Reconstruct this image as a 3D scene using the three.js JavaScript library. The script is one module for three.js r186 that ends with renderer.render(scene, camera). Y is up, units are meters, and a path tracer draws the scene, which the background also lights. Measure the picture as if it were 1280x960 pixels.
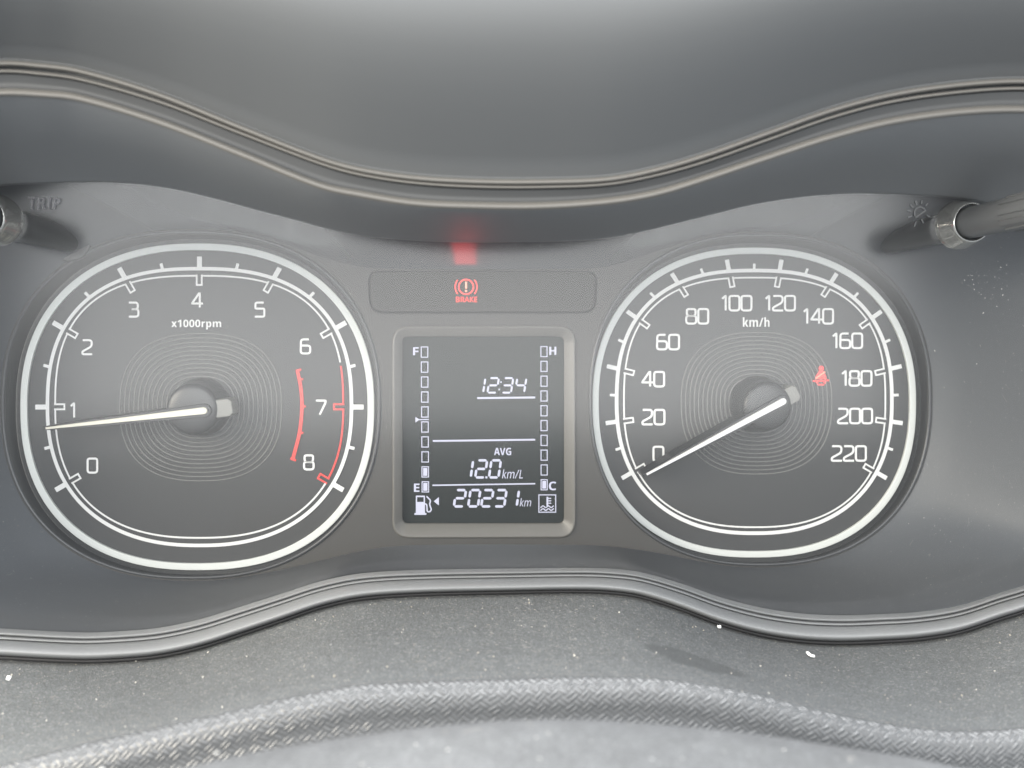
import * as THREE from 'three';
import { mergeGeometries } from 'three/addons/utils/BufferGeometryUtils.js';
import { FontLoader } from 'three/addons/loaders/FontLoader.js';
import { ImprovedNoise } from 'three/addons/math/ImprovedNoise.js';
import { RectAreaLightUniformsLib } from 'three/addons/lights/RectAreaLightUniformsLib.js';

RectAreaLightUniformsLib.init();
// ------------------------------------------------------------------ camera, light, exposure
const scene = new THREE.Scene();
const EYE = 0.265;                                   // metres from the dial plane (z = 0) to the lens
const camera = new THREE.PerspectiveCamera(45, 4 / 3, 0.005, 20);
camera.position.set(0, 0, EYE);
camera.rotation.order = 'YXZ';
camera.rotation.set(-Math.atan(0.0518), -Math.atan(0.063), 0);
camera.focus = 0.245; camera.userData.fStop = 20;
camera.updateMatrixWorld(true);
scene.background = new THREE.Color(0.32, 0.345, 0.37);   // the dim grey inside of the car all around

function windowLight(name, color, intensity, w, h, at, to) {
  const l = new THREE.RectAreaLight(color, intensity, w, h);
  l.name = name; l.position.set(...at); l.lookAt(...to); l.castShadow = true; scene.add(l); return l;
}
windowLight('rear_window_light', new THREE.Color(0.985, 0.99, 0.985), 2.4, 1.36, 0.98, [0.04, 0.34, 1.3], [0.04, 0.30, 0]);
windowLight('left_window_light', new THREE.Color(1, 0.93, 0.80), 9.0, 0.7, 0.4, [-0.72, 0.2, 0.42], [0.1, 0, 0.03]);
windowLight('right_window_light', new THREE.Color(0.9, 0.96, 1), 1.3, 0.8, 0.45, [1.1, 0.3, 0.5], [0, 0, 0.03]);
windowLight('windscreen_light', new THREE.Color(0.97, 0.985, 1), 6.5, 1.3, 0.62, [0.0, 0.62, 0.12], [0, -0.06, 0.13]);

const renderer = new THREE.WebGLRenderer({ antialias: true });
renderer.toneMapping = THREE.LinearToneMapping;
renderer.toneMappingExposure = 2.0;
renderer.shadowMap.enabled = true;

// ------------------------------------------------------------------ helpers
let seed = 12345;
const rnd = () => { seed = (seed * 1664525 + 1013904223) >>> 0; return seed / 4294967296; };
const rr = (a, b) => a + (b - a) * rnd();
const FPX = 480 / Math.tan(THREE.MathUtils.degToRad(22.5));
const _d = new THREE.Vector3();
// the point of the plane z that is seen at (x, y) of the 1280 x 960 photograph
function at(x, y, z) {
  _d.set((x - 640) / FPX, -(y - 480) / FPX, -1).applyQuaternion(camera.quaternion);
  const t = (z - EYE) / _d.z;
  return new THREE.Vector3(_d.x * t, _d.y * t, z);
}
const used = {};
function numbered(n) { used[n] = (used[n] ?? -1) + 1; return used[n] ? n + '_' + String(used[n]).padStart(3, '0') : n; }
function thing(name, label, category, o = new THREE.Vector3(), group) {
  const g = new THREE.Group(); g.name = numbered(name); g.position.copy(o);
  g.userData.label = label; g.userData.category = category; if (group) g.userData.group = group;
  scene.add(g); g.userData.o = undefined; delete g.userData.o; g.updateMatrixWorld(true); return g;
}
// geometry is given in world metres and moved into its parent's axes
function part(name, geo, mat, parent, label) {
  const g = Array.isArray(geo) ? mergeGeometries(geo.map(strip)) : geo;
  const w = new THREE.Vector3(); parent.getWorldPosition(w); g.translate(-w.x, -w.y, -w.z);
  const m = new THREE.Mesh(g, mat); m.name = name; m.castShadow = m.receiveShadow = true; if (label) m.userData.label = label;
  parent.add(m); m.updateMatrixWorld(true); return m;
}
function solo(name, geo, mat, label, category, o = new THREE.Vector3()) {
  const g = Array.isArray(geo) ? mergeGeometries(geo.map(strip)) : geo;
  g.translate(-o.x, -o.y, -o.z);
  const m = new THREE.Mesh(g, mat); m.name = numbered(name); m.position.copy(o); m.castShadow = m.receiveShadow = true;
  m.userData.label = label; m.userData.category = category; scene.add(m); return m;
}
function strip(g) { const h = g.index ? g.toNonIndexed() : g; const k = new THREE.BufferGeometry(); for (const a of ['position', 'normal', 'uv']) if (h.attributes[a]) k.setAttribute(a, h.attributes[a]); if (!k.attributes.uv) k.setAttribute('uv', new THREE.Float32BufferAttribute(new Float32Array(k.attributes.position.count * 2), 2)); if (!k.attributes.normal) k.computeVertexNormals(); return k; }
function curve(list) {                                 // smooth function through [x, y] pairs (monotone-ish cubic)
  const n = list.length, X = list.map((p) => p[0]), Y = list.map((p) => p[1]), M = [];
  for (let i = 0; i < n; i++) { const a = Math.max(0, i - 1), b = Math.min(n - 1, i + 1); M[i] = (Y[b] - Y[a]) / (X[b] - X[a]); }
  return (x) => {
    if (x <= X[0]) return Y[0] + M[0] * (x - X[0]) * 0.5; if (x >= X[n - 1]) return Y[n - 1] + M[n - 1] * (x - X[n - 1]) * 0.5;
    let i = 0; while (x > X[i + 1]) i++;
    const h = X[i + 1] - X[i], t = (x - X[i]) / h, t2 = t * t, t3 = t2 * t;
    return (2 * t3 - 3 * t2 + 1) * Y[i] + (t3 - 2 * t2 + t) * h * M[i] + (3 * t2 - 2 * t3) * Y[i + 1] + (t3 - t2) * h * M[i + 1];
  };
}
// a sheet through rows of points, uv in metres
function loft(rows, flip = false) {
  const nr = rows.length, nc = rows[0].length, p = [], uv = [], ix = [];
  const vAcc = new Float64Array(nc);
  for (let r = 0; r < nr; r++) { let u = 0; for (let c = 0; c < nc; c++) {
    const q = rows[r][c]; p.push(q.x, q.y, q.z);
    if (c) u += q.distanceTo(rows[r][c - 1]); if (r) vAcc[c] += q.distanceTo(rows[r - 1][c]);
    uv.push(u, vAcc[c]);
  } }
  for (let r = 0; r + 1 < nr; r++) for (let c = 0; c + 1 < nc; c++) {
    const a = r * nc + c, b = a + 1, d = a + nc, e = d + 1;
    if (flip) ix.push(a, b, d, b, e, d); else ix.push(a, d, b, b, d, e);
  }
  const g = new THREE.BufferGeometry(); g.setAttribute('position', new THREE.Float32BufferAttribute(p, 3)); g.setAttribute('uv', new THREE.Float32BufferAttribute(uv, 2)); g.setIndex(ix); g.computeVertexNormals(); return g;
}
const se = (a, b, n, nb, th) => {                       // superellipse point, n above and nb below the middle
  const c = Math.cos(th), s = Math.sin(th), k = s >= 0 ? n : nb;
  return [a * Math.sign(c) * Math.abs(c) ** (2 / k), -b * Math.sign(s) * Math.abs(s) ** (2 / k)];
};
const seRay = (a, b, n, nb, th) => { const c = Math.cos(th), s = Math.sin(th), k = s >= 0 ? n : nb; const r = (Math.abs(c / a) ** k + Math.abs(s / b) ** k) ** (-1 / k); return [r * c, -r * s]; };
const loop = (cx, cy, a, b, n, nb = n, N = 128) => Array.from({ length: N }, (_, i) => { const q = seRay(a, b, n, nb, i / N * Math.PI * 2); return [cx + q[0], cy + q[1]]; });
function roundPts(pts, r, closed = false, seg = 5) {
  const out = [], n = pts.length;
  for (let i = 0; i < n; i++) {
    if (!closed && (i === 0 || i === n - 1)) { out.push(pts[i]); continue; }
    const A = pts[(i + n - 1) % n], B = pts[i], C = pts[(i + 1) % n];
    const la = Math.hypot(A[0] - B[0], A[1] - B[1]), lc = Math.hypot(C[0] - B[0], C[1] - B[1]), k = Math.min(r, la * 0.48, lc * 0.48);
    const P = [B[0] + (A[0] - B[0]) / la * k, B[1] + (A[1] - B[1]) / la * k], Q = [B[0] + (C[0] - B[0]) / lc * k, B[1] + (C[1] - B[1]) / lc * k];
    for (let j = 0; j <= seg; j++) { const t = j / seg, u = 1 - t; out.push([u * u * P[0] + 2 * u * t * B[0] + t * t * Q[0], u * u * P[1] + 2 * u * t * B[1] + t * t * Q[1]]); }
  }
  return out;
}
// a printed stroke of width w (photo pixels) on the plane z
function stroke(pts, w, z, closed = false) {
  const n = pts.length, L = [], R = [];
  for (let i = 0; i < n; i++) {
    const a = pts[closed ? (i + n - 1) % n : Math.max(0, i - 1)], b = pts[closed ? (i + 1) % n : Math.min(n - 1, i + 1)], p = pts[i];
    let d1 = [p[0] - a[0], p[1] - a[1]], d2 = [b[0] - p[0], b[1] - p[1]];
    const l1 = Math.hypot(...d1) || 0, l2 = Math.hypot(...d2) || 0;
    d1 = l1 ? [d1[0] / l1, d1[1] / l1] : [d2[0] / l2, d2[1] / l2]; d2 = l2 ? [d2[0] / l2, d2[1] / l2] : d1;
    let m = [-(d1[1] + d2[1]), d1[0] + d2[0]]; const ml = Math.hypot(...m) || 1; m = [m[0] / ml, m[1] / ml];
    const k = w / 2 / Math.max(0.5, m[0] * -d1[1] + m[1] * d1[0]);
    L.push(at(p[0] + m[0] * k, p[1] + m[1] * k, z)); R.push(at(p[0] - m[0] * k, p[1] - m[1] * k, z));
  }
  if (closed) { L.push(L[0].clone()); R.push(R[0].clone()); }
  return faceUp(loft([L, R]));
}
function faceUp(g) {                                    // make a flat sheet's normals point at +z
  const n = g.attributes.normal; let s = 0; for (let i = 0; i < n.count; i++) s += n.getZ(i);
  if (s < 0) { const ix = g.index; for (let i = 0; i < ix.count; i += 3) { const a = ix.getX(i); ix.setX(i, ix.getX(i + 1)); ix.setX(i + 1, a); } g.computeVertexNormals(); }
  return g;
}
const shapeOf = (pts) => new THREE.Shape(pts.map((p) => new THREE.Vector2(p[0], p[1])));
const worldShape = (pts, z) => shapeOf(pts.map((p) => { const q = at(p[0], p[1], z); return [q.x, q.y]; }));
function plate(pts, z, depth, holes = [], bevel = 0) {   // a solid plate whose front is at z
  const s = worldShape(pts, z); for (const h of holes) s.holes.push(worldShape(h, z));
  const g = depth ? new THREE.ExtrudeGeometry(s, { depth: depth - bevel, bevelEnabled: bevel > 0, bevelSize: bevel, bevelOffset: -bevel, bevelThickness: bevel, bevelSegments: 2, curveSegments: 4 }) : new THREE.ShapeGeometry(s);
  g.translate(0, 0, z - depth); return g;
}
const rect = (x0, y0, x1, y1, r = 0, seg = 6) => (r ? roundPts([[x0, y0], [x1, y0], [x1, y1], [x0, y1]], r, true, seg) : [[x0, y0], [x1, y0], [x1, y1], [x0, y1]]);
const loader = new FontLoader();
const fontR = await loader.loadAsync('fonts/droid/droid_sans_regular.typeface.json');
const fontB = await loader.loadAsync('fonts/droid/droid_sans_bold.typeface.json');
// lettering fitted to a box of the photograph
function letters(str, font, x0, y0, x1, y1, z, shear = 0, depth = 0) {
  const shapes = font.generateShapes(str, 1);
  const g = depth ? new THREE.ExtrudeGeometry(shapes, { depth, bevelEnabled: false, curveSegments: 4 }) : new THREE.ShapeGeometry(shapes, 5);
  const p = g.attributes.position; for (let i = 0; i < p.count; i++) p.setX(i, p.getX(i) + shear * p.getY(i));
  g.computeBoundingBox(); const b = g.boundingBox;
  for (let i = 0; i < p.count; i++) {
    const q = at(x0 + (p.getX(i) - b.min.x) / (b.max.x - b.min.x) * (x1 - x0), y1 - (p.getY(i) - b.min.y) / (b.max.y - b.min.y) * (y1 - y0), z);
    p.setXYZ(i, q.x, q.y, z + (depth ? p.getZ(i) : 0));
  }
  g.computeVertexNormals(); return g;
}
function texture(w, h, fn, srgb = false) {
  const d = new Uint8Array(w * h * 4);
  for (let y = 0; y < h; y++) for (let x = 0; x < w; x++) { const c = fn(x, y), i = (y * w + x) * 4; d[i] = c[0]; d[i + 1] = c[1]; d[i + 2] = c[2]; d[i + 3] = 255; }
  const t = new THREE.DataTexture(d, w, h); t.wrapS = t.wrapT = THREE.RepeatWrapping; t.magFilter = THREE.LinearFilter; t.minFilter = THREE.LinearMipmapLinearFilter; t.generateMipmaps = true;
  if (srgb) t.colorSpace = THREE.SRGBColorSpace; t.needsUpdate = true; return t;
}
const perlin = new ImprovedNoise();

// ------------------------------------------------------------------ materials
const grainTex = (() => { const N = 512, f = new Float32Array(N * N).map(() => rnd()); const g = (x, y) => f[((y + N) % N) * N + ((x + N) % N)];
  return texture(N, N, (x, y) => { let s = 0; for (let j = -1; j <= 1; j++) for (let i = -1; i <= 1; i++) s += g(x + i, y + j); const v = 255 * (0.25 * g(x, y) + 0.75 * s / 9); return [v, v, v]; }); })();
// dust that has settled on plastic: grey ground with specks and short fibres of their own outline
function dustTexture(w, h, base, spread, specks, fibres, grain, cover, mottle = 0.16) {
  const d = new Float32Array(w * h * 3);
  for (let y = 0; y < h; y++) for (let x = 0; x < w; x++) {
    const n = perlin.noise(x * 0.013, y * 0.013, spread) * 0.55 + perlin.noise(x * 0.06, y * 0.06, 4.2) * 0.45, k = cover ? cover(x / w, y / h) : 1;
    const v = 1 + (rnd() - 0.5) * grain * (0.4 + 0.6 * k) + n * mottle; const i = (y * w + x) * 3;
    for (let c = 0; c < 3; c++) d[i + c] = base[c] * v * (0.85 + 0.15 * k);
  }
  const put = (x, y, c, a) => { x = (Math.round(x) + w) % w; y = (Math.round(y) + h) % h; const i = (y * w + x) * 3; for (let k = 0; k < 3; k++) d[i + k] += (c[k] - d[i + k]) * a; };
  for (let s = 0; s < specks; s++) {
    const x = rr(0, w), y = rr(0, h); if (cover && rnd() > cover(x / w, y / h)) continue;
    const t = rnd(), c = t < 0.5 ? [172, 169, 163] : t < 0.8 ? [190, 190, 188] : [148, 138, 122], big = rnd() ** 2.2 * 1.25, a = rr(0.12, 0.8);
    put(x, y, c, a); if (big > 0.3) { put(x + 1, y, c, a * 0.8); put(x, y + 1, c, a * 0.6); } if (big > 0.9) { put(x + 1, y + 1, c, a); put(x - 1, y, c, a * 0.7); put(x, y - 1, c, a * 0.5); }
  }
  for (let s = 0; s < fibres; s++) { let x = rr(0, w), y = rr(0, h), th = rr(0, 6.28); if (cover && rnd() > cover(x / w, y / h)) continue; const n = rr(4, 14), bend = rr(-0.25, 0.25), a = rr(0.15, 0.5); for (let k = 0; k < n; k++) { put(x, y, [178, 172, 160], a); x += Math.cos(th); y += Math.sin(th); th += bend; } }
  return texture(w, h, (x, y) => { const i = (y * w + x) * 3; return [Math.max(0, Math.min(255, d[i])), Math.max(0, Math.min(255, d[i + 1])), Math.max(0, Math.min(255, d[i + 2]))]; }, true);
}
const scaled = (t, u, v) => { const c = t.clone(); c.repeat.set(u, v); c.needsUpdate = true; return c; };
const std = (r, g, b, rough, o = {}) => { const m = new THREE.MeshStandardMaterial({ roughness: rough, metalness: 0, side: THREE.DoubleSide, ...o }); m.color.setRGB(r, g, b); return m; };
const grain = scaled(grainTex, 45, 45);                 // uv in metres: one tile is 22 mm
const M = {
  face: std(0.046, 0.047, 0.048, 0.6), plate: std(0.05, 0.048, 0.045, 0.62, { bumpMap: grain, bumpScale: 0.000008 }),
  well: std(0.035, 0.036, 0.038, 0.32), rim: std(0.05, 0.052, 0.055, 0.3), white: std(0.62, 0.64, 0.62, 0.6), mark: std(0.68, 0.68, 0.67, 0.6),
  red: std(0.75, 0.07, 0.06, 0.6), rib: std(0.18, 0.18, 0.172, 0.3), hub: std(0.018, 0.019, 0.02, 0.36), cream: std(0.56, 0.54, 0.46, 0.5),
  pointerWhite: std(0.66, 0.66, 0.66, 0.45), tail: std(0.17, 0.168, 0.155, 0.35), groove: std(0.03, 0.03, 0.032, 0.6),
  frame: std(0.125, 0.12, 0.11, 0.26, { bumpMap: grain, bumpScale: 0.00005 }), lcd: new THREE.MeshPhysicalMaterial({ color: new THREE.Color(0.022, 0.026, 0.026), roughness: 0.5, metalness: 0, specularIntensity: 0.15, side: THREE.DoubleSide }),
  bead: std(0.16, 0.152, 0.14, 0.36), hood: std(0.19, 0.197, 0.204, 0.6, { bumpMap: grain, bumpScale: 0.00001 }), trim: std(0.19, 0.195, 0.2, 0.34, { bumpMap: scaled(grainTex, 60, 60), bumpScale: 0.00001 }),
  knob: std(0.13, 0.135, 0.14, 0.3), emboss: std(0.12, 0.122, 0.124, 0.25),
};
M.lit = std(0.27, 0.27, 0.33, 0.6, { emissive: new THREE.Color(0.62, 0.64, 0.82), emissiveIntensity: 0.27 });
M.redLamp = std(0.4, 0.03, 0.02, 0.5, { emissive: new THREE.Color(1, 0.055, 0.045), emissiveIntensity: 0.8 });
M.redCore = std(0.5, 0.1, 0.05, 0.5, { emissive: new THREE.Color(1, 0.42, 0.3), emissiveIntensity: 0.6 });
M.beltLamp = std(0.5, 0.03, 0.03, 0.5, { emissive: new THREE.Color(1, 0.1, 0.09), emissiveIntensity: 0.42 });
M.pane = new THREE.MeshPhysicalMaterial({ color: 0xffffff, transmission: 1, thickness: 0, roughness: 0.15, ior: 1.55, metalness: 0, side: THREE.DoubleSide });
M.trip = new THREE.MeshPhysicalMaterial({ color: new THREE.Color(0.8, 0.8, 0.82), transmission: 1, thickness: 0, roughness: 0.4, ior: 1.58, side: THREE.DoubleSide });
M.rimGlass = new THREE.MeshPhysicalMaterial({ color: new THREE.Color(0.5, 0.5, 0.48), roughness: 0.16, metalness: 0.75, clearcoat: 1, clearcoatRoughness: 0.08, side: THREE.DoubleSide });

// ------------------------------------------------------------------ housing: face plate and the bowl round it
const ZP = 0.006, ZL = 0.047;
const tachO = { cx: 239, cy: 506, a: 235, b: 216, n: 2.3 }, speedO = { cx: 950, cy: 499.5, a: 212, b: 206, n: 2.3 };
const inSE = (x, y, s, m) => Math.abs((x - s.cx) / (s.a + m)) ** s.n + Math.abs((y - s.cy) / (s.b + m)) ** s.n < 1;
const CX = 600, CY = 505, NA = 360;
let rb = [];
const yTop = curve([[230, 287], [320, 298], [400, 321], [440, 332], [475, 335.5], [735, 335.5], [770, 332], [830, 311], [890, 297], [960, 290]]), yBot = curve([[230, 726], [320, 717], [380, 705.5], [430, 693], [480, 684], [540, 681], [700, 681], [760, 682.5], [820, 690], [880, 701], [960, 709]]);
for (let i = 0; i < NA; i++) {
  const th = Math.PI + i / NA * Math.PI * 2, c = Math.cos(th), s = -Math.sin(th); let r = 760;
  for (; r > 60; r -= 0.5) { const x = CX + c * r, y = CY + s * r; if (inSE(x, y, tachO, 4) || inSE(x, y, speedO, 4) || (x > 240 && x < 955 && y > yTop(x) && y < yBot(x))) break; }
  rb.push(r);
}
for (let k = 0; k < 8; k++) rb = rb.map((r, i) => Math.max(r, (rb[(i + NA - 1) % NA] + r * 2 + rb[(i + 1) % NA]) / 4));
const lip = curve([[-260, 300], [-140, 252], [0, 231], [60, 228], [140, 227], [220, 236], [350, 269], [440, 291], [540, 300], [640, 301], [760, 296], [850, 277], [950, 253], [1040, 242], [1120, 242], [1220, 250], [1320, 275], [1420, 330]]);
const trimTop = curve([[-260, 770], [-100, 783], [0, 789], [100, 794], [150, 792.5], [200, 788], [250, 777.5], [300, 762], [350, 746], [400, 730], [450, 720], [520, 715.5], [640, 713.5], [720, 712.5], [760, 713.5], [800, 718], [850, 732], [900, 749.5], [950, 762.5], [1000, 770], [1050, 772.5], [1100, 771], [1150, 768], [1200, 760], [1250, 744], [1280, 735], [1360, 706], [1420, 690]]);
const front = [];
for (let i = 0; i < NA; i++) {
  const th = Math.PI + i / NA * Math.PI * 2, c = Math.cos(th), s = -Math.sin(th); let r = 300;
  for (; r < 1200; r += 0.5) { const x = CX + c * r, y = CY + s * r; if (y < lip(x) - 3 || y > trimTop(x) + 3 || x < -190 || x > 1385) break; }
  front.push(r);
}
let fs = front; for (let k = 0; k < 4; k++) fs = fs.map((r, i) => (fs[(i + NA - 1) % NA] + r * 2 + fs[(i + 1) % NA]) / 4);
const ringAt = (rs, z) => { const o = []; for (let i = 0; i <= NA; i++) { const th = Math.PI + i / NA * Math.PI * 2, r = rs[i % NA]; o.push(at(CX + Math.cos(th) * r, CY - Math.sin(th) * r, z)); } return o; };
const housing = thing('instrument_housing', 'dark grey moulded plastic housing surrounding both dials and the centre display', 'dashboard housing');
const outlinePx = rb.map((r, i) => { const th = Math.PI + i / NA * Math.PI * 2; return [CX + Math.cos(th) * r, CY - Math.sin(th) * r]; });
const tachHole = loop(tachO.cx, tachO.cy, tachO.a, tachO.b, tachO.n), speedHole = loop(speedO.cx, speedO.cy, speedO.a, speedO.b, speedO.n);
const warnHole = roundPts([[458.5, 338], [747.5, 338], [745, 392], [462, 392]], 17, true);
const warnPts = roundPts([[461.5, 340], [744.5, 340], [742.5, 389.5], [464.5, 389.5]], 15, true);
const lcdOuter = rect(490, 407, 720, 673, 22, 8);
part('face_plate', plate(outlinePx, ZP, 0.0015, [tachHole, speedHole, warnHole, rect(493, 410, 717, 670, 20, 8)]), M.plate, housing);
{
  const A = ringAt(rb, ZP), B = ringAt(fs, ZL), rows = [];
  for (let k = 0; k <= 12; k++) { const t = k / 12, e = t ** 0.82; rows.push(A.map((p, i) => new THREE.Vector3(p.x + (B[i].x - p.x) * e, p.y + (B[i].y - p.y) * e, ZP + (ZL - ZP) * t))); }
  const dust = dustTexture(1024, 1024, [86, 89, 93], 1.3, 1500, 60, 0.06, null, 0.015);
  const inTop = (i) => { const th = Math.PI + i / NA * Math.PI * 2, r = fs[i % NA], x = CX + Math.cos(th) * r, y = CY - Math.sin(th) * r; return y < 400 && x > 55 && x < 1128; };
  let i0 = 0; while (!inTop(i0)) i0++; let i1 = i0; while (inTop(i1 + 1)) i1++;
  const tile = (g) => { const uv = g.attributes.uv; for (let i = 0; i < uv.count; i++) uv.setXY(i, uv.getX(i) / 0.11, uv.getY(i) / 0.11); return g; };
  M.bowl = std(1, 1, 1, 0.52, { map: dust });
  const cut = (a, b) => tile(loft(rows.map((r) => r.slice(a, b + 1)), true));
  part('surround', mergeGeometries([cut(0, i0), cut(i1, NA)]), M.bowl, housing); part('ceiling', cut(i0, i1), std(1, 1, 1, 0.25, { map: dust }), housing);
}
part('rear_wall', plate(rect(-60, 260, 1230, 760), -0.004, 0.003), M.groove, housing);

// ------------------------------------------------------------------ dials
const SC = (EYE - 0) / FPX;                              // metres per photo pixel on the dial plane
const G = {                                              // numerals drawn as strokes in a box one high
  0: [[[[0.34, 1], [0.68, 1], [0.68, 0], [0, 0], [0, 1]], true]], 1: [[[[0, 0.8], [0.2, 0.99], [0.24, 0.99], [0.24, 0]], false, 0.02]],
  2: [[[[0.02, 1], [0.66, 1], [0.66, 0.56], [0.0, 0.2], [0, 0], [0.7, 0]], false]], 3: [[[[0, 1], [0.64, 1], [0.64, 0.53], [0.2, 0.53]], false], [[[0.3, 0.53], [0.68, 0.53], [0.68, 0], [0, 0]], false]],
  4: [[[[0.52, 1.04], [0.0, 0.28], [0.78, 0.28]], false, 0.03], [[[0.55, 1.06], [0.55, 0]], false]], 5: [[[[0.64, 1], [0.06, 1], [0.04, 0.57], [0.68, 0.57], [0.68, 0], [0, 0]], false, 0.11]],
  6: [[[[0.58, 1], [0.02, 1], [0, 0], [0.68, 0], [0.68, 0.56], [0.03, 0.56]], false]], 7: [[[[0, 1], [0.68, 1], [0.68, 0.86], [0.26, 0]], false, 0.1]],
  8: [[[[0.34, 1], [0.64, 1], [0.64, 0.53], [0.04, 0.53], [0.04, 1]], true], [[[0.34, 0.53], [0.68, 0.53], [0.68, 0], [0, 0], [0, 0.53]], true]],
};
function numeral(str, cx, cy, h, z, mat, parent) {
  const pitch = 0.83, adv = [...str].map((d) => (d === '1' ? 0.5 : pitch)), total = adv.reduce((a, b) => a + b, 0) - (pitch - 0.68);
  let x = -total / 2; const gs = [];
  [...str].forEach((d, i) => { for (const [pts, closed, r] of G[d]) gs.push(stroke(roundPts(pts.map((p) => [cx + (x + p[0]) * h, cy - (p[1] - 0.5) * h]), (r ?? 0.2) * h, closed), 0.145 * h, z, closed)); x += adv[i]; });
  return part('numeral', gs, mat, parent);
}
function dial(D) {
  const o = at(D.cx, D.cy, 0), t = thing(D.name, D.label, 'gauge', o);
  const P2 = (r, th, w = 0) => { const q = seRay(r[2] + w, r[3] + w, r[4], r[5], th); return [r[0] + q[0], r[1] + q[1]]; };
  const lp = (r, w = 0, N = 200) => Array.from({ length: N }, (_, i) => P2(r, i / N * Math.PI * 2, w));
  const out = D.outer;
  part('dial_face', plate(loop(out[0], out[1], out[2] + 12, out[3] + 12, out[4], out[5]), 0, 0.0012), M.face, t);
  part('outer_ring', plate(lp(out), 0.0009, 0.0008, [lp(out, -D.ow)], 0.0002), M.white, t);
  part('scale_line', stroke(lp(D.track), D.tw, 0.0003, true), M.mark, t);
  // sunken well between the plate's opening and the dial
  const O = D.hole, rings = [[1, 0], [0.93, -0.0006], [0.72, -0.0016], [0.66, -0.0024], [0.40, -0.0036], [0.34, -0.0043], [0.0, -0.0059]];
  const N = 160, rows = rings.map(([k, dz]) => { const r = []; for (let i = 0; i <= N; i++) { const th = i / N * Math.PI * 2, a = seRay(O.a, O.b, O.n, O.n, th), b = seRay(out[2] + 5, out[3] + 5, out[4], out[5], th);
    const p = at(O.cx + a[0], O.cy + a[1], ZP), q = at(out[0] + b[0], out[1] + b[1], 0); r.push(new THREE.Vector3(q.x + (p.x - q.x) * k, q.y + (p.y - q.y) * k, ZP + dz)); } return r; });
  const bez = part('bezel', loft(rows), M.well, t);
  const rim = loop(O.cx, O.cy, O.a, O.b, O.n).map((p) => at(p[0], p[1], ZP)); part('bezel_rim', new THREE.TubeGeometry(new THREE.CatmullRomCurve3(rim, true), 240, 0.00055, 8, true), M.rim, bez);
  // outer ticks, and the inner hairline with hollow notches
  const ang = (f) => (210 - 240 * f) * Math.PI / 180, n = D.count;
  for (let k = 0; k <= 2 * n; k++) {
    const th = ang(k / (2 * n)), major = k % 2 === 0, p = P2(D.track, th), dir = [Math.cos(th), -Math.sin(th)], L = major ? D.tl : D.tl * 0.58;
    part('tick', stroke([[p[0], p[1]], [p[0] + dir[0] * L, p[1] + dir[1] * L]], major ? D.tickW : D.tickW * 0.62, 0.0005), M.mark, t);
  }
  const hw = D.notch / 2, segs = [];
  for (let k = 0; k <= n; k++) {
    const th = ang(k / n), dir = [Math.cos(th), -Math.sin(th)], sd = [dir[1], -dir[0]], p = P2(D.inner, th);
    const c = (s, l) => [p[0] + sd[0] * s + dir[0] * l, p[1] + sd[1] * s + dir[1] * l];
    const red = D.red && k / n > D.red;
    part('notch', stroke([c(-hw, 1.5), c(-hw, -D.notchL), c(hw, -D.notchL), c(hw, 1.5)], D.iw, 0.0003), red ? M.red : M.mark, t);
    const r = Math.hypot(p[0] - D.inner[0], p[1] - D.inner[1]), gap = hw / r, t0 = th - gap, t1 = k < n ? ang((k + 1) / n) + gap : ang(0) + gap - Math.PI * 2 ;
    segs.push([t0, t1, k]);
  }
  for (const [t0, t1, k] of segs) {
    const cut = D.red ? ang(D.red) : null, runs = [];
    if (D.red && k < n && t1 < cut) { if (t0 > cut) { runs.push([t0, cut + 0.012, M.mark], [cut - 0.012, t1, M.red]); } else runs.push([t0, t1, M.red]); } else runs.push([t0, t1, M.mark]);
    for (const [a, b, m] of runs) { const S = k === n ? 60 : 14; part('hairline', stroke(Array.from({ length: S + 1 }, (_, i) => P2(D.inner, a + (b - a) * i / S)), D.iw, 0.0003), m, t); }
  }
  for (const [s, x, y] of D.nums) numeral(s, x, y, D.numH, 0.0003, M.mark, t);
  part('unit_text', letters(D.unit[0], D.unit[5], D.unit[1], D.unit[2], D.unit[3], D.unit[4], 0.0003), M.mark, t);
  for (let k = 0; k < D.ribN; k++) {                      // fine raised ripples round the hub, the light they catch put into their paler colour
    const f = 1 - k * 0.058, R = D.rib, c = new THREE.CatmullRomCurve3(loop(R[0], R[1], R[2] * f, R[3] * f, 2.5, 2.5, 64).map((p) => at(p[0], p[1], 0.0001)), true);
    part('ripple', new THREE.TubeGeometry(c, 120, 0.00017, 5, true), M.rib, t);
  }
  // needle: dark carrier, bright inlay, hub, tail
  const ZN = 0.0108, tip = at(...D.tip, ZN), end = at(...D.end, ZN), ax = end.clone().sub(tip), L = ax.length(); ax.normalize(); const sd = new THREE.Vector3(-ax.y, ax.x, 0);
  const q = (l, s) => { const v = tip.clone().addScaledVector(ax, l).addScaledVector(sd, s); return [v.x, v.y]; };
  const W = D.needleW * SC, body = [q(-0.0008, -0.0003), q(L * 0.25, -W * 0.48), q(L, -W * 0.88)]; for (let i = 1; i < 8; i++) { const a = -Math.PI / 2 + i / 8 * Math.PI; body.push(q(L + Math.cos(a) * W * 0.88, Math.sin(a) * W * 0.88)); } body.push(q(L, W * 0.88), q(L * 0.25, W * 0.48), q(-0.0008, 0.0003));
  const hubC = at(...D.cap, ZN), prof = []; const HR = 32 * SC * 0.96;
  const bodyG = new THREE.ExtrudeGeometry(shapeOf(body), { depth: 0.0066, bevelEnabled: true, bevelSize: 0.0002, bevelThickness: 0.0003, bevelSegments: 2 }); bodyG.translate(0, 0, ZN - 0.0064);
  const nd = part('needle', bodyG, M.hub, t);
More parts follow.
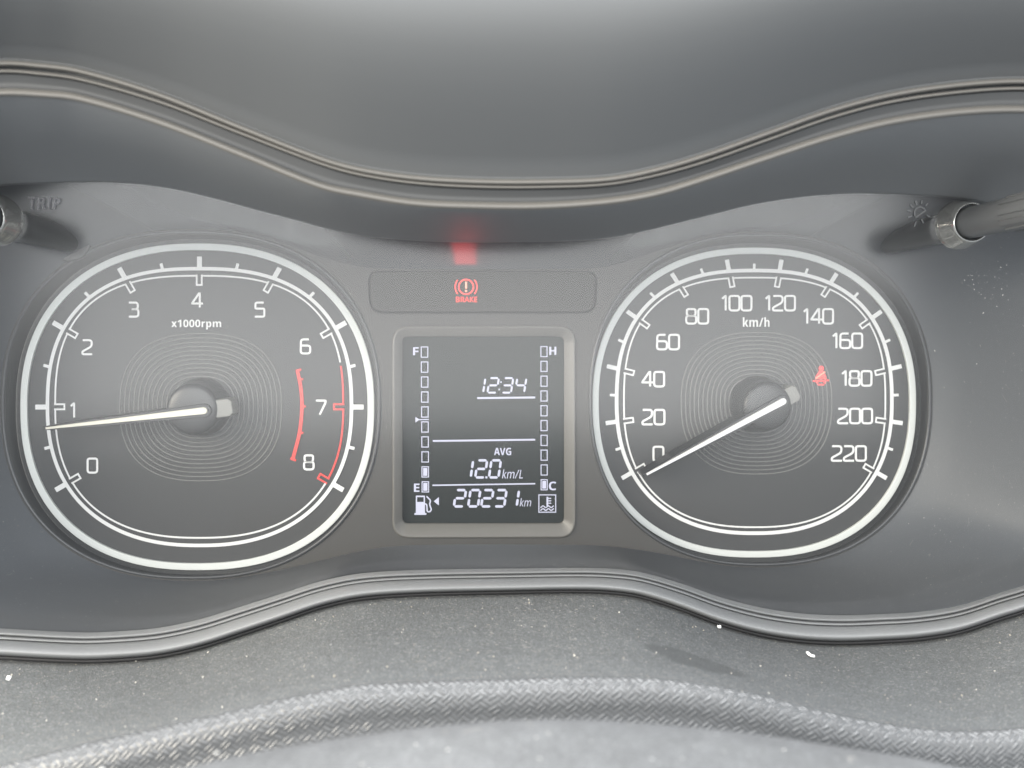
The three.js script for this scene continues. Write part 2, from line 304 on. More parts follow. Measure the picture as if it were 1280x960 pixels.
  const inl = [q(0, -0.0003), q(L * 0.3, -W * 0.27), q(L, -W * 0.5)]; for (let i = 1; i < 8; i++) { const a = -Math.PI / 2 + i / 8 * Math.PI; inl.push(q(L + Math.cos(a) * W * 0.5, Math.sin(a) * W * 0.5)); } inl.push(q(L, W * 0.5), q(L * 0.3, W * 0.27), q(0, 0.0003));
  const inG = new THREE.ExtrudeGeometry(shapeOf(inl), { depth: 0.0006, bevelEnabled: true, bevelSize: 0.00012, bevelThickness: 0.0003, bevelSegments: 2, bevelOffset: -0.00012 }); inG.translate(0, 0, ZN + 0.0003);
  part('inlay', inG, D.inlay, nd);
  for (const [r, h] of [[HR * 1.16, 0.0001], [HR * 1.13, ZN * 0.25], [HR * 1.05, ZN * 0.5], [HR * 1.01, ZN * 0.7], [HR, ZN * 0.82], [HR * 0.98, ZN * 0.88], [HR * 0.93, ZN * 0.925], [HR * 0.84, ZN * 0.955], [HR * 0.68, ZN * 0.98], [HR * 0.48, ZN * 0.995], [HR * 0.25, ZN], [0.00001, ZN + 0.00002]]) prof.push(new THREE.Vector2(r, h));
  const hub = new THREE.LatheGeometry(prof, 56); hub.rotateX(Math.PI / 2); hub.translate(hubC.x, hubC.y, 0); part('hub', hub, M.hub, nd);
  const tw = 9.5 * SC, ta = [q(L + HR * 0.3, -tw), q(L + D.tailL * SC - 0.0008, -tw), q(L + D.tailL * SC, -tw + 0.0008), q(L + D.tailL * SC, tw - 0.0008), q(L + D.tailL * SC - 0.0008, tw), q(L + HR * 0.3, tw)];
  const tg = new THREE.ExtrudeGeometry(shapeOf(ta), { depth: 0.006, bevelEnabled: true, bevelSize: 0.0003, bevelThickness: 0.0005, bevelSegments: 2 }); tg.translate(0, 0, ZN - 0.0075); part('tail', tg, M.tail, nd);
  return t;
}
const tach = dial({
  name: 'tachometer', label: 'left dial, engine speed gauge numbered 0 to 8 with a red zone', cx: 250, cy: 509, hole: tachO,
  outer: [246.5, 508.5, 221.5, 204.5, 2.27, 2.33], ow: 8.6, track: [249.3, 508.8, 190, 173, 2.5, 2.3], tw: 4.4, inner: [249, 508.5, 180, 163.8, 2.68, 2.42], iw: 2.2,
  count: 8, tl: 15.2, tickW: 6.2, notch: 6.4, notchL: 11.5, red: 0.805,
  nums: [['0', 115.5, 582], ['1', 91.5, 513], ['2', 109, 434], ['3', 167, 387], ['4', 246, 375.5], ['5', 324.4, 387], ['6', 381.8, 433], ['7', 401, 509.5], ['8', 386, 578]], numH: 17.6,
  unit: ['x1000rpm', 214, 399.5, 276.5, 412, fontB], rib: [251, 509, 101, 92], ribN: 14,
  tip: [59, 535], end: [256, 513], cap: [239, 512], needleW: 8.2, tailL: 30, inlay: M.cream,
});
{ // red zone arc with three short ticks
  const c = curve([[462, 371.5], [485, 376], [509, 377.4], [540, 374.5], [574, 366]]), pts = []; for (let y = 462; y <= 574; y += 4) pts.push([c(y), y]);
  const gs = [stroke(pts, 4.2, 0.0003)];
  for (const [y, dx] of [[474, 5], [508, 5], [541, 5]]) gs.push(stroke([[c(y), y], [c(y) + dx, y]], 2.4, 0.00045));
  gs.push(stroke([[370, 463.5], [376.5, 461.8]], 2.6, 0.00045), stroke([[363, 573], [370, 575.5]], 2.6, 0.00045));
  part('red_zone', gs, M.red, tach);
}
const speed = dial({
  name: 'speedometer', label: 'right dial, speed gauge numbered 0 to 220 in km/h', cx: 945.5, cy: 504, hole: speedO,
  outer: [943, 503.2, 202.5, 194, 2.27, 2.33], ow: 8, track: [942.8, 502.3, 172, 164.2, 2.5, 2.3], tw: 4.6, inner: [943.3, 503, 163.4, 156, 2.66, 2.42], iw: 2.1,
  count: 11, tl: 14.8, tickW: 5.4, notch: 5.6, notchL: 11,
  nums: [['0', 823, 567.5], ['20', 816.8, 521.4], ['40', 816.4, 474], ['60', 835, 427.6], ['80', 871.5, 395.4], ['100', 921, 379], ['120', 975.4, 379], ['140', 1023, 395.4], ['160', 1059.4, 426], ['180', 1071, 473], ['200', 1068.8, 520], ['220', 1061, 566.8]], numH: 18.2,
  unit: ['km/h', 928.5, 396.5, 962, 408.5, fontB], rib: [945.5, 504, 94, 88.5], ribN: 13,
  tip: [807.5, 592.5], end: [977.5, 501.5], cap: [961, 508], needleW: 8, tailL: 24, inlay: M.pointerWhite,
});
{ // seat belt telltale: a seated figure with a belt across, red
  const gs = [], z = 0.0003, X = 1026, Y = 470;
  gs.push(stroke(Array.from({ length: 17 }, (_, i) => [X + 0.6 + 1.7 * Math.cos(i / 16 * 6.283), Y - 9.5 + 1.7 * Math.sin(i / 16 * 6.283)]), 3.2, z, false));
  gs.push(plate([[X - 2, Y - 6.5], [X + 3, Y - 6.5], [X + 6.5, Y - 0.5], [X + 7.2, Y + 3.6], [X - 7, Y + 3.6], [X - 6, Y - 0.5]], z, 0));
  gs.push(stroke([[X - 10, Y + 6.2], [X + 10.4, Y + 5.4]], 2.0, z + 0.0001), stroke([[X - 5.5, Y + 9], [X - 2.6, Y + 6]], 2.2, z), stroke([[X + 6, Y + 9], [X + 2.8, Y + 6]], 2.2, z), stroke([[X - 4, Y + 10.8], [X + 4.4, Y + 10.8]], 1.8, z));
  part('belt_warning_light', gs, M.beltLamp, speed, 'red lit seat belt symbol');
  part('belt_strap', stroke([[X + 5.6, Y - 5.4], [X - 6.4, Y + 3.2]], 1.3, z + 0.0004), M.redCore, speed);
}

// ------------------------------------------------------------------ display
const lcd = thing('display_screen', 'rectangular multi-information display between the two dials, showing 12:34 and 20231 km', 'display', at(605, 540, ZP));
{
  const rows = [[490, 407, 720, 673, 22, ZP - 0.0004], [490.4, 407.4, 719.6, 672.6, 22, ZP + 0.0004], [491.6, 408.6, 718.4, 671.4, 21, ZP + 0.0008], [493.5, 410.5, 716.5, 669.5, 19, ZP + 0.0007], [502.4, 419.8, 705.6, 655.6, 9, ZP - 0.0008], [503.2, 420.8, 704.8, 653.8, 8, ZP - 0.0014], [503.3, 421, 704.7, 653.4, 8, ZP - 0.003]]
    .map(([a, b, c, d, r, z]) => { const p = rect(a, b, c, d, r, 8).map((q) => at(q[0], q[1], z)); p.push(p[0].clone()); return p; });
  part('frame', loft(rows), M.frame, lcd);
}
const ZS = ZP - 0.0024, zs = ZS + 0.0002;
part('screen_panel', plate(rect(500, 417, 708, 656, 8), ZS, 0.0012), M.lcd, lcd);
const SEG = { 0: 'abcdef', 1: 'bc', 2: 'abged', 3: 'abgcd', 4: 'fgbc', 7: 'abc' };
function digit(ch, x, y, w, h, sl, th) {                  // seven segments leaning right; x, y = bottom left
  const q = (u, v) => [x + u * w + v * h * sl, y - v * h], e = 0.07, f = 0.045, gs = [];
  const S = { a: [[e, 1], [1 - e, 1]], b: [[1, 1 - f], [1, 0.5 + f]], c: [[1, 0.5 - f], [1, f]], d: [[e, 0], [1 - e, 0]], e: [[0, f], [0, 0.5 - f]], f: [[0, 0.5 + f], [0, 1 - f]], g: [[e, 0.5], [1 - e, 0.5]] };
  for (const s of SEG[ch]) { const A = q(...S[s][0]), B = q(...S[s][1]), l = Math.hypot(B[0] - A[0], B[1] - A[1]), d = [(B[0] - A[0]) / l, (B[1] - A[1]) / l], n = [-d[1] * th / 2, d[0] * th / 2], k = th * 0.34;
    gs.push(plate([[A[0] - d[0] * k * 0.3, A[1] - d[1] * k * 0.3], [A[0] + d[0] * k + n[0], A[1] + d[1] * k + n[1]], [B[0] - d[0] * k + n[0], B[1] - d[1] * k + n[1]], [B[0] + d[0] * k * 0.3, B[1] + d[1] * k * 0.3], [B[0] - d[0] * k - n[0], B[1] - d[1] * k - n[1]], [A[0] + d[0] * k - n[0], A[1] + d[1] * k - n[1]]], zs, 0)); }
  part('digit', gs, M.lit, lcd);
}
for (const [c, x] of [['1', 592.5], ['2', 609.3], ['3', 627.3], ['4', 643.7]]) digit(c, x, 490.8, 11.4, 18.2, 0.16, 2.5);
part('colon', [plate(rect(625.4, 476.6, 627.2, 478.6), zs, 0), plate(rect(623.2, 485.8, 625, 487.8), zs, 0)], M.lit, lcd);
for (const [c, x] of [['1', 576.5], ['2', 594], ['0', 611.2]]) digit(c, x, 596.8, 11.8, 21.4, 0.15, 3);
part('decimal_point', plate(rect(606.8, 595.4, 609.2, 598), zs, 0), M.lit, lcd);
for (const [c, x] of [['2', 567.3], ['0', 585.2], ['2', 601.5], ['3', 618], ['1', 633.6]]) digit(c, x, 633, 12.2, 20.4, 0.15, 3.1);
part('divider', stroke([[596.5, 497.6], [669, 496.8]], 2.3, zs), M.lit, lcd);
part('divider', stroke([[541, 551.2], [669, 549.6]], 2.2, zs), M.lit, lcd);
part('divider', stroke([[540.5, 606.6], [669, 604.6]], 1.7, zs), M.lit, lcd);
part('lettering', letters('AVG', fontB, 617.5, 559.8, 639, 569, zs), M.lit, lcd);
part('lettering', letters('km/L', fontR, 627.5, 586.6, 653.5, 598, zs, 0.2), M.lit, lcd);
part('lettering', letters('km', fontR, 649.6, 622.6, 664, 633, zs, 0.2), M.lit, lcd);
for (let k = 0; k < 10; k++) {
  const y = 433.2 + k * 18.72, x = 526 + k * 0.12, xr = 675.6 + k * 0.03, yr = 432.6 + k * 18.5;
  part('gauge_bar', [stroke(rect(x + 0.5, y + 0.5, x + 8.7, y + 13.3), 1.1, zs, true), ...(k > 7 ? [plate(rect(x + 2, y + 2, x + 7.2, y + 11.8), zs, 0)] : [])], M.lit, lcd);
  part('gauge_bar', [stroke(rect(xr + 0.5, yr + 0.5, xr + 8.2, yr + 13.2), 1.1, zs, true), ...(k > 8 ? [plate(rect(xr + 2, yr + 2, xr + 6.8, yr + 11.6), zs, 0)] : [])], M.lit, lcd);
}
for (const [s, a, b, c, d] of [['F', 516.3, 434, 523.4, 444], ['E', 517.4, 604.5, 524.3, 614.8], ['H', 686.6, 433.5, 695.4, 443.6], ['C', 686, 602, 695.2, 612.8]]) part('lettering', letters(s, fontB, a, b, c, d, zs), M.lit, lcd);
part('level_pointer', [plate([[519.3, 520.8], [524.2, 524.6], [519.3, 528.2]], zs, 0), stroke([[522, 524.5], [536, 524.4]], 1.2, zs + 0.0001)], M.lit, lcd);
part('fuel_pump_symbol', [plate(rect(519.8, 619.5, 531.2, 641.5, 1), zs, 0, [rect(521.4, 621.4, 529.6, 627.4)]), plate(rect(518, 641.2, 533, 643.6), zs + 0.00003, 0), stroke(roundPts([[533.2, 620.4], [538.4, 625.6], [536.8, 630.2], [539.4, 637.2], [537, 640], [534, 639.4], [533.4, 630.6], [531, 629.6]], 2), 1.7, zs)], M.lit, lcd);
part('filler_side_arrow', plate([[542.2, 626.6], [548.6, 621.4], [548.6, 631.8]], zs, 0), M.lit, lcd);
{ const wave = (y) => Array.from({ length: 17 }, (_, i) => [675.4 + i * 1.06, y + 1.15 * Math.cos(i / 16 * 6.283 * 2.5)]);
  part('coolant_symbol', [stroke(rect(673.6, 618.6, 694.6, 640.2), 1.2, zs, true), stroke([[684.2, 621], [684.2, 632.5]], 2.2, zs), ...[623, 626, 629].map((y) => stroke([[685, y], [689, y]], 1.3, zs)), stroke(wave(633.4), 1.3, zs + 0.00004), stroke(wave(636.9), 1.3, zs)], M.lit, lcd); }

// ------------------------------------------------------------------ telltale panel above the display
const warn = thing('warning_light_panel', 'smooth trapezoid panel above the display with lit red brake warning light', 'warning light', at(603, 365, ZP));
part('panel', plate(warnPts, ZP - 0.0002, 0.0012, [], 0.0002), new THREE.MeshPhysicalMaterial({ color: new THREE.Color(0.05, 0.049, 0.047), roughness: 0.75, specularIntensity: 0.4, side: THREE.DoubleSide }), warn);
{
  const cx = 582.6, cy = 358.6, z = ZP + 0.0001, arc = (r, a0, a1, n = 24) => Array.from({ length: n + 1 }, (_, i) => { const a = a0 + (a1 - a0) * i / n; return [cx + r * Math.cos(a), cy + r * Math.sin(a)]; });
  const sym = part('brake_warning_light', [stroke(arc(9.2, 0, 6.2832, 40), 1.7, z), stroke(arc(13.6, 2.45, 3.83), 1.5, z), stroke(arc(13.6, -0.69, 0.69), 1.5, z)], M.redLamp, warn, 'red lit brake symbol, circle with exclamation mark');
  part('exclamation_mark', [stroke([[cx, 352.2], [cx, 360.6]], 2.5, z), plate(rect(cx - 1.3, 362.6, cx + 1.3, 365), z, 0)], M.redCore, sym);
  part('brake_light_text', letters('BRAKE', fontR, 570, 371, 596.6, 377.6, z), M.redLamp, warn);
  const p = at(cx, 360, ZP + 0.001), l = new THREE.RectAreaLight(new THREE.Color(1, 0.03, 0.04), 4.6, 0.0058, 0.0078); l.name = 'brake_warning_glow'; l.position.copy(p); l.lookAt(p.x, p.y, p.z + 1); scene.add(l);
}

// ------------------------------------------------------------------ clear cover and the two reset knobs
const cover = thing('clear_cover', 'clear plastic lens over the dials reflecting the bright rear windows', 'lens cover');
const kL = at(-7, 275, ZL), kR = at(1201, 281, ZL), HR0 = 23.5 * (EYE - ZL) / FPX, HR1 = 31.5 * (EYE - ZL) / FPX;
{
  const pts = fs.map((r, i) => { const th = Math.PI + i / NA * Math.PI * 2, q = at(CX + Math.cos(th) * (r - 0.5), CY - Math.sin(th) * (r - 0.5), ZL); return new THREE.Vector2(q.x, q.y); });
  const s = new THREE.Shape(pts); for (const k of [kL, kR]) s.holes.push(new THREE.Path().absarc(k.x, k.y, HR1 - 0.0002, 0, Math.PI * 2, true));
  const g = new THREE.ShapeGeometry(s, 40); g.translate(0, 0, ZL - 0.0005); part('pane', g, M.pane, cover);
  for (const k of [kL, kR]) {
    const prof = [[HR1, -0.0006], [HR1, 0.0004], [HR1 * 0.975, 0.0009], [HR1 * 0.945, 0.0013], [HR1 * 0.94, 0.0018], [HR1 * 0.90, 0.0023], [HR1 * 0.895, 0.0029], [HR1 * 0.85, 0.0036], [HR1 * 0.845, 0.0041], [HR1 * 0.79, 0.0052], [HR1 * 0.755, 0.0056], [HR1 * 0.72, 0.0054], [HR1 * 0.70, 0.0045], [HR1 * 0.69, 0.0]].map((p) => new THREE.Vector2(p[0], p[1]));
    const rg = new THREE.LatheGeometry(prof, 64); rg.rotateX(Math.PI / 2); rg.translate(k.x, k.y, ZL - 0.0004); part('knob_hole_rim', rg, M.rimGlass, cover);
  }
  part('embossed_text', letters('TRIP', fontB, 36, 246, 76, 262, ZL - 0.0003, 0.05, 0.0004), M.trip, cover);
  const X = 1150, Y = 266, z = ZL - 0.0002, A = -0.62, rot = (x, y) => [X + x * Math.cos(A) - y * Math.sin(A), Y + x * Math.sin(A) + y * Math.cos(A)], gs = [];
  gs.push(stroke(Array.from({ length: 13 }, (_, i) => rot(7 * Math.cos(Math.PI + i / 12 * Math.PI), 7 * Math.sin(Math.PI + i / 12 * Math.PI))), 1.7, z), stroke([rot(-8, 1.5), rot(8, 1.5)], 1.7, z));
  for (let i = 0; i < 6; i++) { const a = Math.PI + (i + 0.5) / 6 * Math.PI; gs.push(stroke([rot(11 * Math.cos(a), 11 * Math.sin(a)), rot(16 * Math.cos(a), 16 * Math.sin(a))], 1.9, z)); }
  gs.push(stroke([rot(-10, 6), rot(-16, 10)], 1.7, z), stroke([rot(-3, 7), rot(-4, 13)], 1.7, z), stroke([rot(5, 7), rot(7, 12)], 1.7, z));
  part('embossed_symbol', gs, M.emboss, cover);
}
function knob(label, k, tipZ) {
  const t = thing('reset_knob', label, 'knob', new THREE.Vector3(k.x, k.y, ZP)), r = 0.0037;
  const cyl = (r0, z0, z1, b = 0.0004) => { const g = new THREE.LatheGeometry([[0.00001, z0], [r0 - b, z0], [r0, z0 + b], [r0, z1 - b], [r0 - b, z1], [0.00001, z1]].map((p) => new THREE.Vector2(...p)), 40); g.rotateX(Math.PI / 2); g.translate(k.x, k.y, 0); return g; };
  part('shaft', cyl(r, ZP - 0.002, tipZ), M.knob, t); part('flange', cyl(0.0061, ZP - 0.001, ZP + 0.001), M.well, t);
  for (let i = 0; i < 10; i++) { const a = i / 10 * 6.283, g = new THREE.BoxGeometry(0.0006, 0.0012, 0.02); g.translate(r, 0, 0); g.rotateZ(a); g.translate(k.x, k.y, tipZ - 0.012); part('grip_rib', g, M.knob, t); }
}
knob('dark trip reset knob shaft in the far left opening of the lens', kL, 0.088);
knob('dark ribbed reset knob shaft in the far right opening of the lens', kR, 0.09);

// ------------------------------------------------------------------ hood above, with its three beads
const c1 = curve([[-400, 170], [-150, 92], [0, 79], [50, 82], [100, 89], [200, 119], [300, 159], [400, 198], [450, 212], [520, 222.5], [600, 227], [680, 227.3], [760, 224], [820, 212.5], [880, 195], [960, 166.5], [1040, 138], [1115, 118.5], [1200, 106], [1280, 101.5], [1380, 108], [1700, 220]]);
const c2 = curve([[-400, 182], [-150, 104], [0, 89], [50, 92], [100, 99], [200, 127.5], [300, 166], [400, 204], [450, 218], [520, 228.5], [600, 233.2], [680, 233.5], [760, 230], [820, 219], [880, 202.5], [960, 174.5], [1040, 146.5], [1115, 127], [1200, 115], [1280, 110.5], [1380, 117], [1700, 230]]);
const c3 = curve([[-400, 215], [-150, 130], [0, 116], [50, 117.5], [100, 123], [200, 153], [300, 192], [400, 232], [450, 243], [520, 254], [600, 257.5], [680, 257.5], [760, 252], [820, 242], [880, 224], [960, 197], [1040, 171], [1115, 152], [1200, 140], [1280, 137], [1380, 145], [1700, 260]]);
const xs = []; for (let x = -420; x <= 1720; x += 10) xs.push(x);
const rowsOf = (list) => list.map(([f, z]) => xs.map((x) => at(x, f(x), z)));
const hood = thing('dashboard_hood', 'dark grey hood overhanging the dials with a swooping double-line lower edge', 'dashboard hood', at(640, 228, 0.09));
part('underside', loft(rowsOf([[(x) => lip(x) + 2, ZL - 0.002], [lip, ZL], [(x) => lip(x) - 1.2, ZL + 0.0006], [(x) => lip(x) * 0.75 + c3(x) * 0.25 + 2, 0.057], [(x) => lip(x) * 0.5 + c3(x) * 0.5 + 4, 0.069], [(x) => lip(x) * 0.25 + c3(x) * 0.75 + 5, 0.080], [(x) => c3(x) + 8, 0.0872], [(x) => c3(x) + 4, 0.0885]])), M.hood, hood);
part('bead_base', loft(rowsOf([[(x) => c3(x) + 5, 0.0874], [(x) => c3(x) - 2, 0.0866], [(x) => c1(x) + 2, 0.0866], [(x) => c1(x) - 6.5, 0.0874]])), M.hood, hood);
const bead = (c, w, z, zr) => loft(rowsOf([[-1, 0], [-0.8, 0.55], [-0.45, 0.88], [0, 1], [0.45, 0.88], [0.8, 0.55], [1, 0]].map(([k, h]) => [(x) => c(x) - k * w, z + h * zr])));
part('bead', bead(c3, 5.4, 0.0878, 0.0016), M.bead, hood);
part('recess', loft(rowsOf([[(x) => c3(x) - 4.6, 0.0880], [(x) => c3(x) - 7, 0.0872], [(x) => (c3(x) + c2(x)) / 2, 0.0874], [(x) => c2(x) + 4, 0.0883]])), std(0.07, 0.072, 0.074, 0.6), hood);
part('bead', bead(c2, 2.6, 0.0882, 0.0009), M.bead, hood);
part('bead', bead(c1, 4.0, 0.0884, 0.0015), M.bead, hood);
{
  const up = [[(x) => c1(x) - 3.5, 0.0890], [(x) => c1(x) - 7, 0.0880]];
  for (let k = 1; k <= 14; k++) { const t = k / 14; up.push([(x) => (c1(x) - 7) * (1 - t) + (-170 + (c1(x) - 100) * 0.15) * t, 0.0880 + 0.019 * Math.sin(t * 2.6)]); }
  const rows = rowsOf(up), last = rows[rows.length - 1];
  for (const [dy, z] of [[0.006, 0.068], [0.012, 0.055], [0.016, 0.03], [0.016, -0.04], [0.004, -0.12], [-0.05, -0.2]]) rows.push(last.map((p) => new THREE.Vector3(p.x * (1 + (0.118 - z) * 1.2), p.y + dy, z)));
  part('fascia', loft(rows), std(0.1, 0.104, 0.107, 0.62, { bumpMap: grain, bumpScale: 0.00002 }), hood);
}

// ------------------------------------------------------------------ trim strip below
const trim = thing('trim_strip', 'satin grey moulded trim strip curving under both dials', 'trim', at(640, 730, 0.055));
const ts = curve([[-200, 1.2], [100, 1.16], [300, 1.12], [450, 1.02], [640, 0.96], [760, 0.96], [900, 1.08], [1040, 1.12], [1280, 1.06]]);
const tr = (list) => loft(rowsOf(list.map(([o, z]) => [(x) => trimTop(x) + o * ts(x), z])));
part('upper_ridge', tr([[-3, 0.0470], [-1.6, 0.0484], [0, 0.0502], [1.6, 0.0512], [3.2, 0.0514], [4.4, 0.0508], [5, 0.0498]]), M.trim, trim);
part('lower_ridge', tr([[4.6, 0.0500], [5.4, 0.0514], [6.4, 0.0524], [7.6, 0.0528], [8.6, 0.0525], [9.4, 0.0514]]), M.trim, trim);
part('main_band', tr([[8.8, 0.0515], [9.8, 0.0532], [11, 0.0550], [13, 0.0566], [16, 0.0582], [19.5, 0.0592], [22.5, 0.0594], [24.6, 0.0588], [25.8, 0.0576], [26, 0.0564]]), M.trim, trim);
part('shadow_gap', tr([[25.6, 0.0568], [27, 0.0574], [28.6, 0.0576], [30.2, 0.0572], [31, 0.0560]]), M.groove, trim);  // solid dark strip, the shade under the band put into its colour

// ------------------------------------------------------------------ dusty ledge, grained edge and the blurred column below
const edge = curve([[-200, 1010], [-100, 985], [0, 959], [50, 946], [100, 933], [200, 911], [300, 888], [400, 866], [450, 858], [520, 854], [640, 850.5], [720, 848], [800, 848.5], [850, 852.5], [900, 860], [950, 870.5], [1000, 883], [1050, 895], [1100, 905], [1150, 912], [1200, 915.5], [1250, 914], [1280, 911], [1400, 893]]);
const ledge = thing('lower_dashboard', 'dusty dark grey dashboard ledge with a bright grained front edge', 'dashboard', at(640, 800, 0.08));
const ZE = 0.105, xl = []; for (let x = -200; x <= 1480; x += 10) xl.push(x);
let dustRows;
{
  const rows = []; for (let k = 0; k <= 14; k++) { const t = k / 14; rows.push(xl.map((x) => { const a = at(x, trimTop(x) + 29.5 * ts(x), 0.0562), b = at(x, edge(x), ZE).add(new THREE.Vector3(0, -0.0006, -0.0016)); const p = a.lerp(b, t); p.y -= Math.sin(t * Math.PI) * 0.0012; return p; })); }
  dustRows = rows;
  const g = loft(rows), uv = g.attributes.uv; for (let i = 0; i < uv.count; i++) uv.setXY(i, uv.getX(i) / 0.32, uv.getY(i) / 0.08);
  let su = 0, sv = 0, sb = 1e9; for (let i = 0; i < uv.count; i++) { const q = new THREE.Vector3().fromBufferAttribute(g.attributes.position, i).project(camera), dd = ((q.x + 1) * 640 - 868) ** 2 + ((1 - q.y) * 480 - 824) ** 2; if (dd < sb) { sb = dd; su = uv.getX(i); sv = uv.getY(i); } }
  const smudge = (u, v) => { const dx = (u - su) / 0.03, dy = (v - sv - (u - su) * 0.35) / 0.075; return Math.max(0.12, Math.min(1, (dx * dx + dy * dy + 0.5 * perlin.noise(u * 60, v * 18, 2.6) - 0.6) * 2.2)); };
  M.ledge = std(1, 1, 1, 0.75, { map: dustTexture(2048, 640, [89, 91, 92], 7.7, 42000, 3000, 0.55, smudge, 0.07), bumpMap: scaled(grainTex, 12, 3), bumpScale: 0.00025 });
  part('dusty_top', g, M.ledge, ledge);
}
{
  const prof = [[-0.0022, -0.0014], [-0.0016, -0.0006], [-0.0008, -0.0001], [-0.0002, -0.00005], [0.0004, -0.0003], [0.0010, -0.0007], [0.0016, -0.0012], [0.0021, -0.002], [0.0025, -0.0034], [0.0026, -0.0055], [0.0031, -0.008], [0.0037, -0.011], [0.0043, -0.0145]];
  const pc = new THREE.CatmullRomCurve3(prof.map(([z, y]) => new THREE.Vector3(0, y, z))), NV = 120, S = pc.getSpacedPoints(NV), T = S.map((_, i) => pc.getTangentAt(i / NV)), len = pc.getLength(), rows = S.map(() => []);
  const NU = 1600;
  for (let c = 0; c <= NU; c++) {
    const x = -60 + c / NU * 1430, A = at(x, edge(x), ZE), u = A.x;
    for (let i = 0; i <= NV; i++) {
      const v = i / NV * len, uw = perlin.noise(u * 160, v * 160, 8.1) * 0.0007, vw = perlin.noise(u * 160, v * 160, 1.7) * 0.0005, a = ((u + uw) / 0.0027 + (v + vw) / 0.0020), b = ((u + uw) / 0.0027 - (v + vw) / 0.0020), fa = a - Math.floor(a), fb = b - Math.floor(b), par = (Math.floor(a) + Math.floor(b)) & 1;
      const hs = Math.sin(Math.floor(a) * 12.9898 + Math.floor(b) * 78.233) * 43758.5453, hc = hs - Math.floor(hs), along = par ? fa : fb, across = par ? fb : fa, h = (1 - Math.abs(2 * ((across * 2) % 1) - 1)) ** 1.1 * (0.45 + 0.55 * Math.sin(Math.PI * along) ** 0.5) * (0.75 + 0.5 * hc + 0.4 * perlin.noise(u * 900, v * 900, 3.3)) * (1 - 18 * v);
      const fade = Math.min(1, Math.max(0, (v - 0.0012) / 0.0012)), k = h * 0.0002 * fade;
      rows[i].push(new THREE.Vector3(A.x, A.y + S[i].y + T[i].z * k, A.z + S[i].z - T[i].y * k));
    }
  }
  part('grained_edge', loft(rows), std(0.1, 0.102, 0.105, 0.27), ledge);
}
{
  const foot = curve([[-200, 1050], [0, 1012], [100, 988], [240, 960], [300, 947], [400, 930], [500, 916], [600, 906], [640, 903.5], [740, 902.5], [850, 910], [950, 920.5], [1050, 935], [1150, 950], [1200, 960], [1300, 978], [1480, 1010]]);
  const col = thing('steering_column', 'blurred speckled grey steering column cover nearest the viewer at bottom', 'steering column', at(640, 950, 0.16));
  const B = (x) => at(x, foot(x), 0.149), rows = [[-0.012, -0.006], [-0.006, -0.0022], [-0.002, -0.0006], [0.0005, 0], [0.004, -0.0002], [0.01, -0.0012], [0.02, -0.003], [0.035, -0.006], [0.05, -0.010], [0.06, -0.02]].map(([z, y]) => xl.map((x) => { const p = B(x); return new THREE.Vector3(p.x, p.y + y, p.z + z); }));
  const g = loft(rows), uv = g.attributes.uv; for (let i = 0; i < uv.count; i++) uv.setXY(i, uv.getX(i) / 0.2, uv.getY(i) / 0.1);
  part('cover_top', g, std(1, 1, 1, 0.65, { map: dustTexture(1024, 512, [78, 79, 80], 2.2, 900, 80, 0.3) }), col);
}
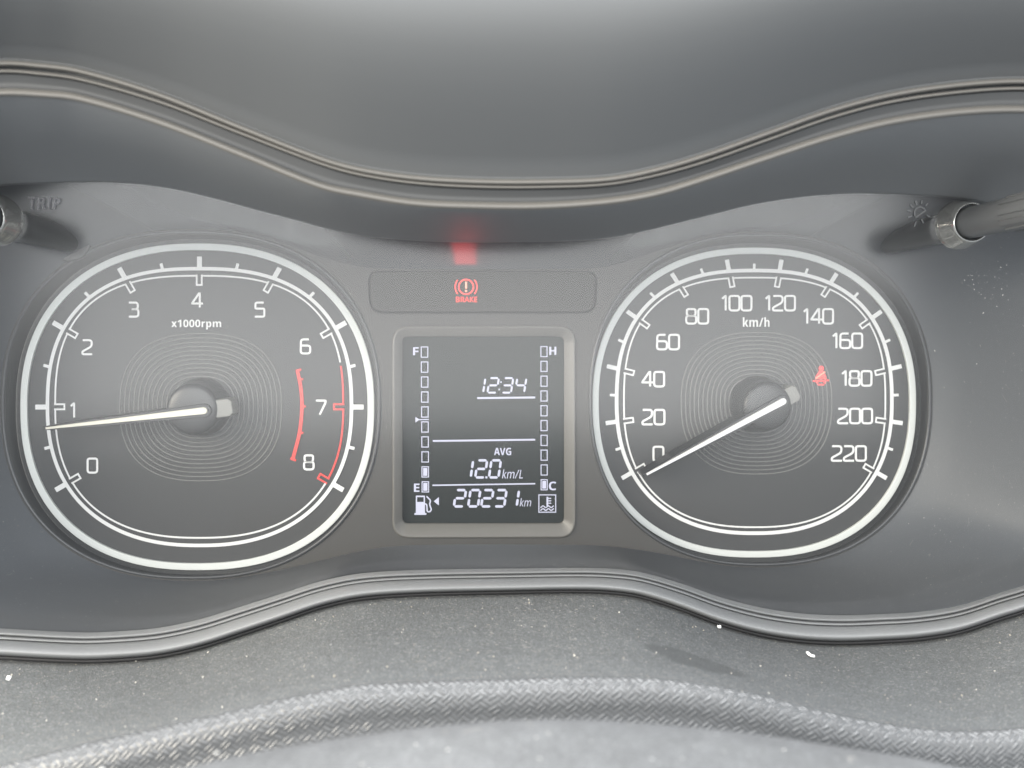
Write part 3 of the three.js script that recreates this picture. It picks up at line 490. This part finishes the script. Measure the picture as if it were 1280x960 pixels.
// loose crumbs and flakes
{
  const geo = new THREE.IcosahedronGeometry(1, 0), m = new THREE.Matrix4(), q = new THREE.Quaternion(), e = new THREE.Euler(), N = 1500, inst = new THREE.InstancedMesh(geo, std(0.5, 0.47, 0.42, 0.9), N);
  for (let i = 0; i < N; i++) {
    const t = rnd() < 0.25 ? rnd() * 0.2 : rnd(), r = Math.floor(t * 13.99), c = Math.floor(rr(10, xl.length - 12)), p = dustRows[r][c].clone().lerp(dustRows[r + 1 > 14 ? 14 : r + 1][c + 1], rnd()), s = 0.00004 + 0.00013 * rnd() ** 9;
    m.compose(new THREE.Vector3(p.x + rr(-1, 1) * 0.001, p.y + s * 0.4, p.z), q.setFromEuler(e.set(rnd() * 6, rnd() * 6, rnd() * 6)), new THREE.Vector3(s * rr(0.7, 2), s, s * rr(0.7, 1.4))); inst.setMatrixAt(i, m);
    inst.setColorAt(i, new THREE.Color().setRGB(...(rnd() < 0.6 ? [0.7, 0.68, 0.64] : [1.2, 1.2, 1.2])));
  }
  inst.name = 'dust_crumbs'; inst.userData.kind = 'stuff'; inst.userData.label = 'pale dust crumbs scattered over the ledge below the trim'; inst.castShadow = inst.receiveShadow = true; scene.add(inst);
  const nearest = (x, y) => { let b, bd = 1e9; for (const r of dustRows) for (const p of r) { const v = p.clone().project(camera), px = (v.x + 1) * 640, py = (1 - v.y) * 480, d = (px - x) ** 2 + (py - y) ** 2; if (d < bd) { bd = d; b = p; } } const q = at(x, y, b.z); q.y = b.y; return q; };
  const flakeM = std(0.85, 0.85, 0.84, 0.7);
  for (const [x, y, label, pts] of [
    [1013, 820, 'curved white flake lying below the trim strip under the speedometer', [[-0.9, 0.7], [-0.35, 0.75], [0.1, 0], [0.95, -0.25], [0.8, -0.75], [0, -0.6], [-0.65, -0.05]]],
    [11, 848, 'small bright white flake at the far left of the dusty ledge', [[-0.4, 0.5], [0.5, 0.3], [0.35, -0.6], [-0.45, -0.4]]],
    [899, 789, 'tiny white crumb under the trim strip left of the speedometer bottom', [[-0.4, 0.35], [0.45, 0.25], [0.3, -0.4], [-0.4, -0.3]]]]) {
    const p = nearest(x, y), g = new THREE.ExtrudeGeometry(shapeOf(pts.map((a) => [a[0] * 0.0009, a[1] * 0.0009])), { depth: 0.00012, bevelEnabled: true, bevelSize: 0.00005, bevelThickness: 0.00004, bevelSegments: 1 });
    g.rotateX(-0.9); g.translate(p.x, p.y + 0.0007, p.z); solo('paper_flake', g, flakeM, label, 'flake', p);
  }
}
{ // specks of dust on the clear lens
  const geo = new THREE.IcosahedronGeometry(1, 0), m = new THREE.Matrix4(), q = new THREE.Quaternion(), e = new THREE.Euler(), N = 170, inst = new THREE.InstancedMesh(geo, std(0.42, 0.41, 0.39, 0.9), N);
  for (let i = 0; i < N; i++) {
    const k = i < 60 ? [rr(1205, 1265), rr(325, 395)] : i < 95 ? [rr(1135, 1275), rr(400, 700)] : [rr(40, 1240), rr(310, 690)], p = at(k[0], k[1], ZL + 0.0001), s = 0.00003 + 0.00009 * rnd() ** 4;
    m.compose(p, q.setFromEuler(e.set(0, 0, rnd() * 6)), new THREE.Vector3(s * rr(0.8, 2.6), s, s * 0.5)); inst.setMatrixAt(i, m);
  }
  inst.name = 'lens_dust'; inst.userData.kind = 'stuff'; inst.userData.label = 'tiny pale specks of dust on the clear lens'; inst.castShadow = inst.receiveShadow = true; scene.add(inst);
}
{ // crumbs on the steering column
  const geo = new THREE.IcosahedronGeometry(1, 1), m = new THREE.Matrix4(), N = 70, inst = new THREE.InstancedMesh(geo, std(0.5, 0.49, 0.46, 0.9), N);
  for (let i = 0; i < N; i++) { const z = rr(0.151, 0.172), x = rr(-0.06, 0.09), s = 0.00006 + 0.0002 * rnd() ** 4, B = at(640 + x * 9000, 903.5 + Math.abs(x * 9000 - 60) ** 1.7 * 0.0009, 0.149); m.makeScale(s * 1.4, s, s); m.setPosition(x, B.y - 0.0002 - (z - 0.15) * 0.13, z); inst.setMatrixAt(i, m); }
  inst.name = 'column_crumbs'; inst.userData.kind = 'stuff'; inst.userData.label = 'blurred pale crumbs on the steering column cover'; inst.castShadow = inst.receiveShadow = true; scene.add(inst);
}
renderer.render(scene, camera);
